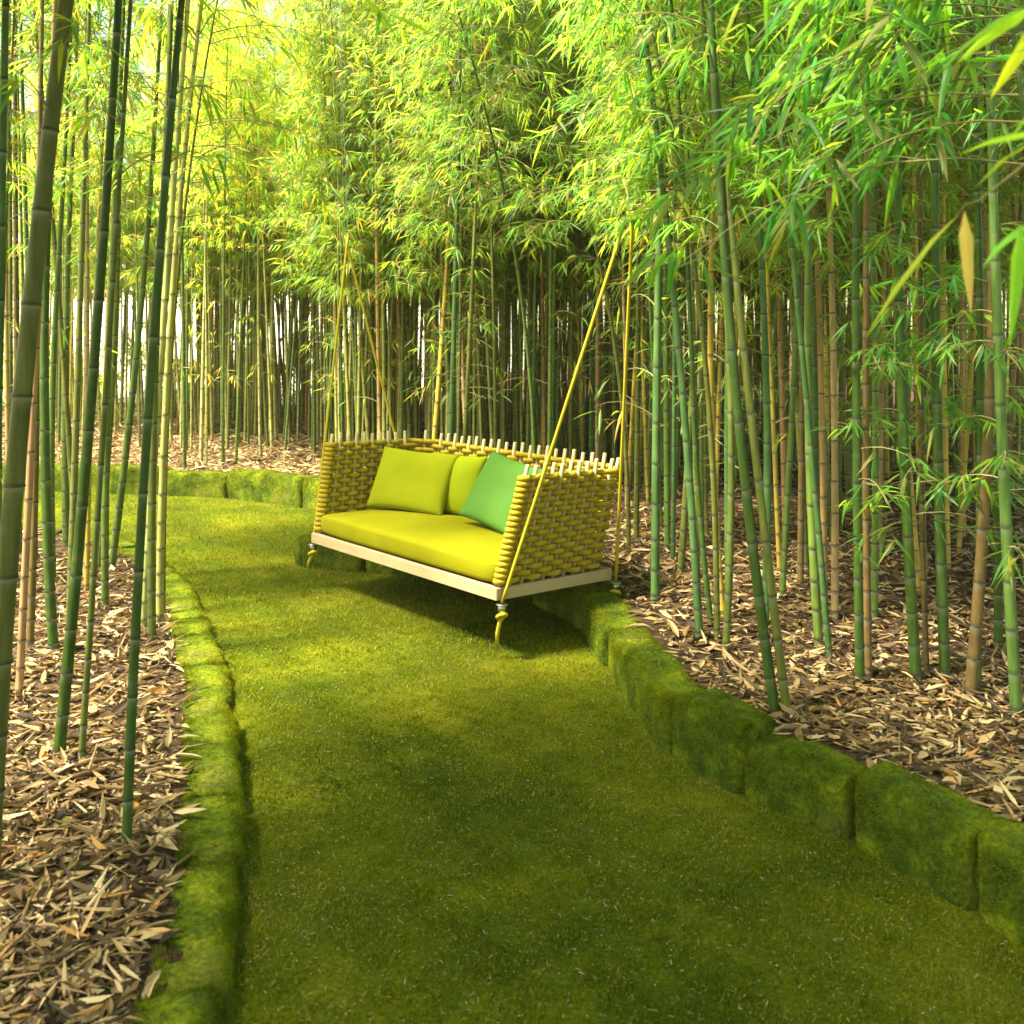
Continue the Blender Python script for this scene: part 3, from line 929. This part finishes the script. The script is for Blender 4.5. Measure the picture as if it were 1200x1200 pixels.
def tint(rng, warm=0.0):
    b = rng.uniform(.8, 1.2)
    return (b * (1 + warm * .5 + rng.uniform(-.1, .12)), b, b * rng.uniform(.8, 1.1), 1)

def culm_color(kind, rng):
    c = KIND[kind]; f = rng.uniform(.85, 1.15)
    return (c[0] * f * rng.uniform(.92, 1.1), c[1] * f, c[2] * f * rng.uniform(.85, 1.15), 1)

def bamboo_meshes(path, Lz, r0, rng, fol, detail=True, sides=10, internode=.26):
    V, Q_, T_, a = culm_arrays(path, Lz, r0, rng, sides, internode, detail)
    cm = make_mesh('culm', V, T_, Q_, {'ring': a}, M_CULM)
    bs, Vs, Ts, As, off = MB(), [], [], [], 0
    for f in fol:
        b, V, T, r_ = foliage_arrays(path, rng, **f)
        for Vv, Qq, Aa in zip(b.V, b.Q, b.A): pass
        bs.add(np.vstack(b.V), np.vstack(b.Q))
        Vs.append(V); Ts.append(T + off); off += len(V); As.append(r_)
    nl = off
    tw = np.vstack(bs.V); tq = np.vstack(bs.Q) + nl
    fm = make_mesh('foliage', np.vstack(Vs + [tw]), np.vstack(Ts), tq, {'rnd': np.concatenate(As + [np.full(len(tw), .5)])}, M_LEAF, False)
    fm.materials.append(M_TWIG)
    nt_ = sum(len(t_) for t_ in Ts)
    mi = np.zeros(len(fm.polygons), np.int32); mi[nt_:] = 1
    fm.polygons.foreach_set('material_index', mi)
    return cm, fm

def build_bamboo(name, base, meshes, kind, rng, warm=0.0, dark=(1, 1, 1, 1)):
    root = empty(name, base)
    c = obj('culm', meshes[0], root); c.color = culm_color(kind, rng)
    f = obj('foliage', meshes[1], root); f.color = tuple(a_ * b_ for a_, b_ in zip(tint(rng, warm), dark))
    return root

def copy_tree(o, parent=None):
    c = o.copy(); COL.objects.link(c)
    if parent: c.parent = parent
    for ch in list(o.children): copy_tree(ch, c)
    return c

# --- the individual culms near the camera: (kind, width in px at 1200, points in the photo from the base up, foliage style, label)
NEAR_L = [
 ('dark', 12, [(148, 995), (152, 800), (162, 597), (177, 430), (195, 200), (208, 0)], 'hi', 'nearest thin dark green bamboo on the left, its foot by the mossy kerb'),
 ('dark', 14, [(68, 890), (85, 783), (100, 587), (113, 427), (132, 173), (147, 0)], 'hi', 'dark green leaning bamboo left of the nearest one, foot in open leaf litter'),
 ('olive', 8, [(95, 893), (97, 797), (107, 633), (125, 450), (140, 167), (150, 0)], 'hi', 'thin olive bamboo close behind the dark leaning one'),
 ('olive', 26, [(-15, 1040), (0, 815), (20, 540), (33, 397), (53, 233), (78, 27)], 'hi', 'thickest bamboo, olive green culm slanting up from the left edge'),
 ('tan', 9, [(22, 820), (33, 587), (42, 433), (52, 250), (63, 67)], 'none', 'tan bamboo just right of the thickest culm on the left'),
 ('dark', 12, [(63, 763), (52, 600), (51, 500), (52, 400), (54, 200)], 'hi', 'dark green bamboo curving out near its foot, between the tan culm and the leaning one'),
 ('brown', 9, [(35, 760), (40, 600), (43, 400)], 'none', 'dark brown bamboo close to the tan culm at left'),
 ('green', 9, [(123, 710), (125, 600), (127, 433), (136, 260)], 'hi', 'green upright bamboo between the two leaning dark culms'),
 ('olive', 10, [(178, 752), (178, 600), (180, 500), (188, 300)], 'hi', 'olive bamboo beside the path kerb, right of the nearest thin culm'),
 ('pale', 10, [(167, 735), (171, 650), (180, 533), (190, 400), (205, 220), (219, 50)], 'none', 'pale cream bamboo crossing behind the nearest dark culm'),
 ('pale', 9, [(187, 730), (190, 560), (198, 397), (220, 117)], 'none', 'pale green bamboo at the right edge of the left cluster'),
 ('green', 9, [(78, 640), (77, 433), (77, 333), (83, 167)], 'hi', 'slim green bamboo standing behind the curved dark one'),
 ('green', 8, [(62, 683), (62, 433), (68, 300)], 'hi', 'slim bamboo with brown foot behind the curved dark culm'),
 ('olive', 9, [(82, 716), (88, 533), (92, 417), (97, 300), (107, 33)], 'hi', 'olive bamboo between the dark leaning culm and the slim ones'),
 ('green', 9, [(130, 667), (146, 567), (160, 420), (172, 260), (182, 130)], 'none', 'slanting green bamboo in the middle of the left cluster'),
 ('olive', 8, [(115, 670), (125, 540), (134, 420), (140, 250)], 'hi', 'faint olive bamboo behind the upright green one'),
 ('blue', 13, [(-10, 980), (0, 420), (4, 230), (10, 60)], 'none', 'blue green bamboo half cut by the left edge of the photo'),
]
NEAR_R = [
 ('dark', 13, [(910, 844), (895, 740), (880, 630), (862, 446), (846, 262)], 'hi', 'darker left culm of the leaning pair by the right kerb'),
 ('olive', 11, [(924, 846), (913, 740), (896, 610), (876, 450), (866, 330)], 'hi', 'right culm of the leaning pair by the right kerb'),
 ('olive', 9, [(850, 764), (860, 610), (854, 450), (850, 300)], 'hi', 'olive bamboo just left of the leaning pair, foot near the kerb'),
 ('yellow', 8, [(848, 726), (834, 570), (834, 446), (833, 262)], 'none', 'golden yellow dry bamboo behind the leaning pair'),
 ('blue', 10, [(820, 750), (810, 610), (799, 446), (786, 300), (771, 169), (763, 94)], 'hi', 'blue green bamboo leaning left, first culm right of the sofa ropes'),
 ('dark', 7, [(834, 734), (818, 570), (812, 450)], 'hi', 'thin dark bamboo beside the blue green leaning culm'),
 ('green', 11, [(960, 758), (950, 610), (948, 490), (946, 300)], 'hi', 'green bamboo right of the leaning pair, straight and bare'),
 ('blue', 8, [(972, 770), (960, 610), (950, 530), (940, 400)], 'hi', 'thin blue green bamboo crossing behind the straight green one'),
 ('dark', 11, [(1008, 802), (1005, 610), (1004, 450), (1004, 300)], 'lo', 'dark upright bamboo with a close twin on its right, foot in leaves'),
 ('brown', 9, [(1018, 794), (1015, 570), (1015, 450)], 'hi', 'brownish twin right of the dark upright bamboo'),
 ('dark', 13, [(1074, 800), (1064, 630), (1058, 470), (1054, 300)], 'lo', 'stout dark green bamboo in the middle of the right bed with leafy twigs'),
 ('brown', 7, [(1086, 790), (1082, 650), (1080, 450)], 'lo', 'thin brown bamboo between two stout dark culms at right'),
 ('dark', 13, [(1108, 796), (1102, 650), (1098, 450), (1096, 200)], 'lo', 'stout dark bamboo left of the crossing culms at right'),
 ('brown', 14, [(1136, 820), (1152, 650), (1160, 450), (1166, 250)], 'lo', 'brown green bamboo leaning right across its neighbour'),
 ('dark', 10, [(1144, 810), (1150, 570), (1148, 450), (1146, 250)], 'lo', 'dark bamboo crossed by the brown leaning one'),
 ('green', 14, [(1192, 842), (1184, 674), (1172, 450), (1166, 200)], 'lo', 'nearest green bamboo on the right, against the edge of the photo'),
 ('dark', 10, [(1170, 762), (1168, 560), (1164, 400)], 'lo', 'dark bamboo behind the nearest one at the right edge'),
 ('tan', 9, [(978, 726), (980, 570), (976, 450), (974, 300)], 'none', 'smooth tan bamboo right of the straight green one'),
 ('tan', 8, [(966, 690), (965, 570), (962, 450), (958, 300)], 'none', 'orange tan bamboo left of the smooth tan one'),
 ('green', 8, [(916, 702), (926, 530), (934, 380)], 'hi', 'green bamboo leaning right behind the leaning pair'),
 ('brown', 8, [(938, 690), (940, 490), (942, 330)], 'hi', 'brown bamboo behind the straight green one'),
 ('blue', 10, [(896, 740), (900, 530), (898, 450), (892, 280)], 'hi', 'blue green bamboo behind the leaning pair, upright'),
 ('green', 9, [(1024, 726), (1026, 490), (1024, 330)], 'hi', 'light green bamboo behind the dark twin culms'),
]
near_xy = []
def near_bamboo(entry, z0, rng):
    kind, wpx, pts, style, label = entry
    px0, py0 = pts[0]
    X0, Y0 = at(px0, py0, z0)
    z0 = float(bed_z(np.array([X0, Y0])))
    X0, Y0 = at(px0, py0, z0)
    near_xy.append((X0, Y0))
    zz = np.array([CAM_H - (p[1] - 380) * Y0 / 1200 - z0 for p in pts]); xx = np.array([(p[0] - 600) * Y0 / 1200 - X0 for p in pts])
    zt, xt = zz[-1], xx[-1]
    deg = 2 if len(pts) > 2 else 1
    cf = np.polyfit(zz, xx, deg)
    cf[-1] -= np.polyval(cf, 0.0)
    sl = np.polyval(np.polyder(cf), zt)
    bend = rng.uniform(-.04, .04)
    ly = rng.uniform(-.03, .03)
    def path(z):
        x = np.polyval(cf, z) if z < zt else np.polyval(cf, zt) + sl * (z - zt) + bend * (z - zt) ** 2 * .3
        return (x, ly * z * z * .15)
    r0 = wpx / 2 * Y0 / 1200 * .98
    H = rng.uniform(5.2, 6.6)
    crown = [dict(z0=3.75, z1=H, nbr=30, reach=1.25, clusters=7)] if Y0 < 3.0 and px0 < 400 else []
    if style == 'none':
        fol = [dict(z0=3.6, z1=H, nbr=22, clusters=5)]
    elif style == 'hi' and px0 < 400:
        fol = [dict(z0=3.0, z1=H, nbr=9, clusters=5, reach=.8), dict(z0=2.3, z1=3.0, nbr=2, reach=.5, clusters=3, per=(3, 6))]
    elif style == 'hi':
        fol = [dict(z0=2.9, z1=H, nbr=26, clusters=6), dict(z0=2.2, z1=3.0, nbr=3, reach=.5, clusters=3, per=(3, 6))]
    else:
        fol = [dict(z0=2.4, z1=H, nbr=28, clusters=6), dict(z0=.7, z1=2.3, nbr=9, reach=.5, clusters=4, per=(3, 6), up=.35, leaf=(.08, .15))]
    fol = fol + crown
    ms = bamboo_meshes(path, H, r0, rng, fol, True, 14, .30 if wpx > 10 else .25)
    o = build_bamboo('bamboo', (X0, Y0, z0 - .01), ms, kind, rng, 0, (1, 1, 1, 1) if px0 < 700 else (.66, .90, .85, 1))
    tag(o, label, 'bamboo', 'bamboo culms in the left bed' if px0 < 400 else 'bamboo culms in the right bed')
for e in NEAR_L: near_bamboo(e, .10, np.random.default_rng(hash(e[2][0]) % 9999))
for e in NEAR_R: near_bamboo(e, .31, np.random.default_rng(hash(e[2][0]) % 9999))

# --- culms at the sides of the path whose tops arch over it
def arching(base, dx, dy, H, kind, fol, r0, label, seed, group):
    rg = np.random.default_rng(seed)
    z0 = float(bed_z(np.array(base)))
    near_xy.append(base)
    def path(z):
        q = max(z, 0) / H
        return (dx * q ** 2.2, dy * q ** 2.2)
    ms = bamboo_meshes(path, H, r0, rg, fol, True, 12, .27)
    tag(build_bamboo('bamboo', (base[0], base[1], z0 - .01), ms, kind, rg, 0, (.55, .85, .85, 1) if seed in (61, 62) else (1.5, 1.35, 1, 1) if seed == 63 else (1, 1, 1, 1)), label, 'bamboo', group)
BIG = dict(leaf=(.13, .21), wid=(.017, .026))
arching((1.75, 3.25), -.3, .1, 3.9, 'dark', [dict(z0=2.3, z1=3.7, nbr=17, reach=1.05, clusters=7, up=.12, azi=math.pi, **BIG)], .014, 'arching bamboo rooted past the right edge, its large drooping leaves hanging into the upper right', 61, 'bamboo arching over the path')
arching((2.0, 3.75), -.3, .1, 4.4, 'dark', [dict(z0=2.5, z1=4.0, nbr=14, reach=1.0, clusters=6, up=.15, azi=math.pi, **BIG)], .014, 'arching bamboo with long drooping leaves in the top right corner', 62, 'bamboo arching over the path')
arching((1.55, 1.75), -.45, .0, 3.2, 'green', [dict(z0=2.05, z1=2.5, nbr=7, reach=.52, clusters=3, per=(2, 4), up=-.02, leaf=(.15, .22), wid=(.024, .034), azi=math.pi)], .02, 'bamboo outside the right edge whose broad blurred leaves reach into the photo', 63, 'bamboo arching over the path')
arching((1.15, 5.75), -.9, -.3, 5.0, 'olive', [dict(z0=2.3, z1=5, nbr=30, reach=.75, clusters=6, up=.3), dict(z0=2.35, z1=3.1, nbr=12, reach=.55, clusters=6, up=.3, azi=math.pi * .97)], .018, 'bamboo arching left over the right rope of the sofa', 64, 'bamboo arching over the path')
arching((-2.3, 6.75), .5, .05, 4.8, 'olive', [dict(z0=2.9, z1=4.8, nbr=11, reach=.95, clusters=6, up=.4), dict(z0=2.6, z1=3.3, nbr=9, reach=1.15, clusters=6, up=.3, azi=.05)], .016, 'slender bamboo in the left bed, leafy branches reaching the left ropes of the sofa', 65, 'bamboo arching over the path')
for i_, (bx, by, dx) in enumerate([(-1.95, 2.3, 1.3), (-2.3, 3.2, 1.0), (-2.7, 2.6, 1.6), (-1.8, 1.3, 1.0), (-2.9, 3.9, 1.3), (-3.4, 3.0, 1.2), (-3.3, 1.6, 1.8), (-3.9, 2.2, 1.4), (-2.4, .6, 1.2), (-1.2, .2, .6), (-2.2, 2.8, .5), (-2.6, 1.7, 1.0), (-3.0, 2.2, .6), (-1.6, .9, 1.6), (-3.6, 3.4, 1.0), (-3.2, .8, 1.4), (-2.0, -.3, 1.2)]):  # added out of view so their crowns darken the front of the path
    arching((bx, by), dx, .2, 5.4, 'green', [dict(z0=3.3, z1=5.4, nbr=40, reach=1.3, clusters=8, up=.4, leaf=(.13, .2), wid=(.018, .026))], .02, 'unseen bamboo added so that its crown shades the front of the path', 80 + i_, 'added bamboo crowns shading the front of the path')
arching((.9, 7.9), -1.5, -.6, 5.2, 'olive', [dict(z0=2.4, z1=5.2, nbr=34, reach=.9, clusters=6, up=.4)], .018, 'bamboo behind the sofa arching forward over its seat', 66, 'bamboo arching over the path')
arching((.2, 8.6), -1.0, -1.2, 5.2, 'green', [dict(z0=2.4, z1=5.2, nbr=34, reach=.9, clusters=6, up=.4)], .018, 'green bamboo behind the middle of the sofa arching towards the camera', 67, 'bamboo arching over the path')

# --- the grove behind: shared meshes, one object per culm
def straight(bx, by):
    return lambda z: (bx * z * z, by * z * z)
VARI = []
for v in range(13):
    rg = np.random.default_rng(100 + v)
    H = rg.uniform(4.8, 6.6)
    zf = rg.uniform(2.0, 2.75)
    sparse = v >= 9
    fol = [dict(z0=3.0, z1=H + .6, nbr=22, clusters=7, reach=.9), dict(z0=1.0, z1=3.2, nbr=5, reach=.5, clusters=2, per=(1, 3), up=.7)] if sparse else [dict(z0=zf, z1=H, nbr=42, clusters=8, leaf=(.085, .15), wid=(.011, .018)), dict(z0=.9, z1=zf, nbr=7, reach=.55, clusters=2, per=(1, 3), up=.7)]
    if v % 2 and not sparse: fol.append(dict(z0=1.5, z1=zf, nbr=3, reach=.45, clusters=3, per=(3, 5)))
    VARI.append(bamboo_meshes(straight(rg.uniform(-.006, .006), rg.uniform(-.006, .006)), H, rg.uniform(.016, .027), rg, fol, True, 8, .27))

PROTO = {}
def grove(x, y, kind, zone, rng, warm=0.0):
    v = rng.integers(9, 13) if zone in ('bank', 'left') else rng.integers(0, 9)
    z = float(bed_z(np.array([x, y]))) - .02
    if v not in PROTO:
        o = PROTO[v] = build_bamboo('bamboo', (x, y, z), VARI[v], kind, rng, warm)
    else:
        o = copy_tree(PROTO[v]); o.location = (x, y, z)
        for ch in o.children:
            if ch.name.startswith('culm'): ch.color = culm_color(kind, rng)
            if ch.name.startswith('foliage'): ch.color = tint(rng, warm)
    s = rng.uniform(.85, 1.15)
    o.scale = (s, s, s * rng.uniform(.95, 1.1))
    o.rotation_euler = (rng.normal() * .03, rng.normal() * .035, rng.uniform(0, 6.28))
    word = {'tan': 'tan dry', 'yellow': 'yellow', 'blue': 'blue green', 'pale': 'pale', 'brown': 'brown'}.get(kind, 'green')
    lab = {'sofa': '%s bamboo in the dense rows behind the hanging sofa', 'bank': '%s backlit bamboo on the leafy bank beyond the far kerb stones',
           'right': '%s bamboo in the back rows of the right bed, behind the front culms', 'left': '%s bamboo deep in the left bed, behind the front cluster'}[zone] % word
    tag(o, lab, 'bamboo', {'sofa': 'bamboo grove behind the sofa', 'bank': 'bamboo on the far bank', 'right': 'back rows of the right bed', 'left': 'back rows of the left bed'}[zone])
    return o

rng = np.random.default_rng(5)
placed = list(near_xy)
cands = []
def try_zone(n, zone, f):
    got = 0
    for _ in range(n * 40):
        if got >= n: break
        x, y = f()
        P = np.array([x, y])
        if inside(PATH_POLY, P[None])[0]: continue
        if min(dist_line(LEFT_EDGE, P[None])[0], dist_line(RIGHT_EDGE, P[None])[0], dist_line(FAR_EDGE, P[None])[0]) < .42: continue
        if min((x - a) ** 2 + (y - b) ** 2 for a, b in placed) < .15 ** 2: continue
        placed.append((x, y)); got += 1
        cands.append((x, y, zone))
def wedge(p0, p1, y0, y1):
    def f():
        y = math.sqrt(rng.uniform(y0 * y0, y1 * y1)); p = rng.uniform(p0, p1)
        return (p - 600) / 1200 * y, y
    return f
try_zone(92, 'sofa', wedge(380, 760, 9.4, 13.5))
try_zone(50, 'bank', wedge(205, 400, 12.6, 16.5))
try_zone(12, 'bank', wedge(40, 215, 13.2, 18))
try_zone(34, 'right', wedge(745, 1240, 6.4, 8.2))
try_zone(50, 'right', wedge(740, 1240, 8.2, 12.5))
try_zone(12, 'left', wedge(-60, 120, 7.0, 10.2))
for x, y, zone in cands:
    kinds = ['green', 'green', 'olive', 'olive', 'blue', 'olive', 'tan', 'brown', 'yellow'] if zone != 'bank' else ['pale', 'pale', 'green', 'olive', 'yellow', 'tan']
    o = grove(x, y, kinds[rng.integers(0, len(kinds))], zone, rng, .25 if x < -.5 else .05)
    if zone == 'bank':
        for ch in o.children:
            if ch.name.startswith('foliage'): ch.color = (ch.color[0] * 1.75, ch.color[1] * 1.55, ch.color[2] * 1.5, 1)  # leaf tint raised to paint in the bright hazy glow over the bank

# --- the rest of the grove reads as one mass
cv, bv, fv, frnd = MB(), MB(), [], []
ft, foff = [], 0
def mesh_np(me):
    v = np.empty(len(me.vertices) * 3, np.float32); me.vertices.foreach_get('co', v)
    return v.reshape(-1, 3)
def far_mass(n, f, seed):
    global foff
    rg = np.random.default_rng(seed)
    got = 0
    while got < n:
        x, y = f()
        if min((x - a) ** 2 + (y - b) ** 2 for a, b in placed) < .13 ** 2: continue
        placed.append((x, y)); got += 1
        z = float(bed_z(np.array([x, y]))) - .02
        H = rg.uniform(3.8, 5.4)
        lx, ly = rg.normal() * .03, rg.normal() * .03
        p = lambda q: (x + lx * q, y + ly * q)
        V, Q_, T_, a = culm_arrays(p, H, rg.uniform(.016, .026), rg, 6, .3, False)
        V[:, 2] += z
        cv.add(V, Q_, T_, a)
        b, V, T, r_ = foliage_arrays(p, rg, 2.0, H, 14, clusters=6, leaf=(.13, .22), wid=(.018, .026))
        V[:, 2] += z
        fv.append(V); ft.append(T + foff); foff += len(V); frnd.append(r_)
far_mass(230, wedge(385, 760, 13.5, 20), 1)
far_mass(170, wedge(760, 1300, 12.5, 19), 2)
far_mass(130, wedge(390, 800, 11.0, 14), 4)
far_mass(70, wedge(780, 1300, 10.5, 13), 5)
far_mass(80, wedge(200, 390, 13.8, 19.3), 6)
far_mass(105, wedge(20, 385, 15.0, 19.3), 3)
th = empty('bamboo_thicket', (0, 15, .4))
tag(th, 'distant mass of bamboo filling the back of the grove', 'bamboo thicket', kind='stuff')
o = obj('culms', cv.mesh('culms', M_CULM, 'ring'), th, (0, -15, -.4)); o.color = (.26, .27, .07, 1); o['kind'] = 'stuff'
o = obj('foliage', make_mesh('foliage', np.vstack(fv), np.vstack(ft), None, {'rnd': np.concatenate(frnd)}, M_LEAF, False), th, (0, -15, -.4)); o['kind'] = 'stuff'; o.color = (1.1, 1, .9, 1)


# ------------------------------------------------------------------ low growth along the sunny edge of the grove
rg = np.random.default_rng(77)
ub, uv, ut, ur, uo = MB(), [], [], [], 0
for _ in range(46):
    y = rg.uniform(17.2, 20.2); px = rg.uniform(-40, 400)
    x = (px - 600) / 1200 * y
    z = float(bed_z(np.array([x, y])))
    b, V, T, r_ = foliage_arrays(lambda q: (x + .05 * q, y), rg, .1, rg.uniform(.5, 2.3), 9, clusters=4, reach=.8, leaf=(.14, .22), wid=(.018, .028))
    V[:, 2] += z
    bv_ = np.vstack(b.V); bv_[:, 2] += z
    ub.add(bv_, np.vstack(b.Q)); uv.append(V); ut.append(T + uo); uo += len(V); ur.append(r_)
un = empty('undergrowth', (-7, 18.5, .4))
tag(un, 'low leafy bamboo shoots at the sunny far left edge of the grove', 'undergrowth', kind='stuff')
o = obj('twigs', ub.mesh('twigs', M_TWIG), un, (7, -18.5, -.4)); o['kind'] = 'stuff'
o = obj('foliage', make_mesh('foliage', np.vstack(uv), np.vstack(ut), None, {'rnd': np.concatenate(ur)}, M_LEAF, False), un, (7, -18.5, -.4)); o['kind'] = 'stuff'; o.color = (1.3, 1.2, 1, 1)

# ------------------------------------------------------------------ dead canes lying on the left litter
def fallen(p, q, r, label):
    p, q = np.array(at(*p, .12)), np.array(at(*q, .12))
    c = (p + q) / 2
    t = np.linspace(-.5, .5, 26)
    z0 = float(bed_z(c)) + .03
    rg = np.random.default_rng(3)
    d = q - p
    pts = np.column_stack([d[0] * t, d[1] * t, .012 * np.sin(t * 7) + .004])
    rr = r * (1 - .4 * (t + .5)) * np.where(np.arange(26) % 5 == 0, 1.22, 1.0)
    V, Q_, T_ = tube(pts, rr, 8)
    o = obj('fallen_cane', make_mesh('fallen_cane', V, T_, Q_, {'ring': np.zeros(len(V))}, M_CULM), None, (c[0], c[1], z0))
    o.color = (.11, .062, .028, 1)
    tag(o, label, 'fallen cane')
fallen((-40, 965), (125, 905), .016, 'thick dead brown cane lying on the leaf litter at the left edge')
fallen((10, 925), (140, 893), .011, 'thin dead brown cane lying on leaf litter behind the thicker one')

# ------------------------------------------------------------------ the bright humid air
mb = MB(); bevel_box(mb, -310, 310, -70, 410, -1.6, 10.0, .1)
hm, nt, N, L, out = new_mat('haze_air')
pv = N.new('ShaderNodeVolumePrincipled')
pv.inputs['Color'].default_value = (1.0, 0.96, 0.50, 1)
pv.inputs['Density'].default_value = 0.0018
pv.inputs['Anisotropy'].default_value = 0.2
L.new(pv.outputs[0], out.inputs['Volume'])
tag(obj('haze', recalc(mb.mesh('haze', hm, smooth=False))), kind='stuff')
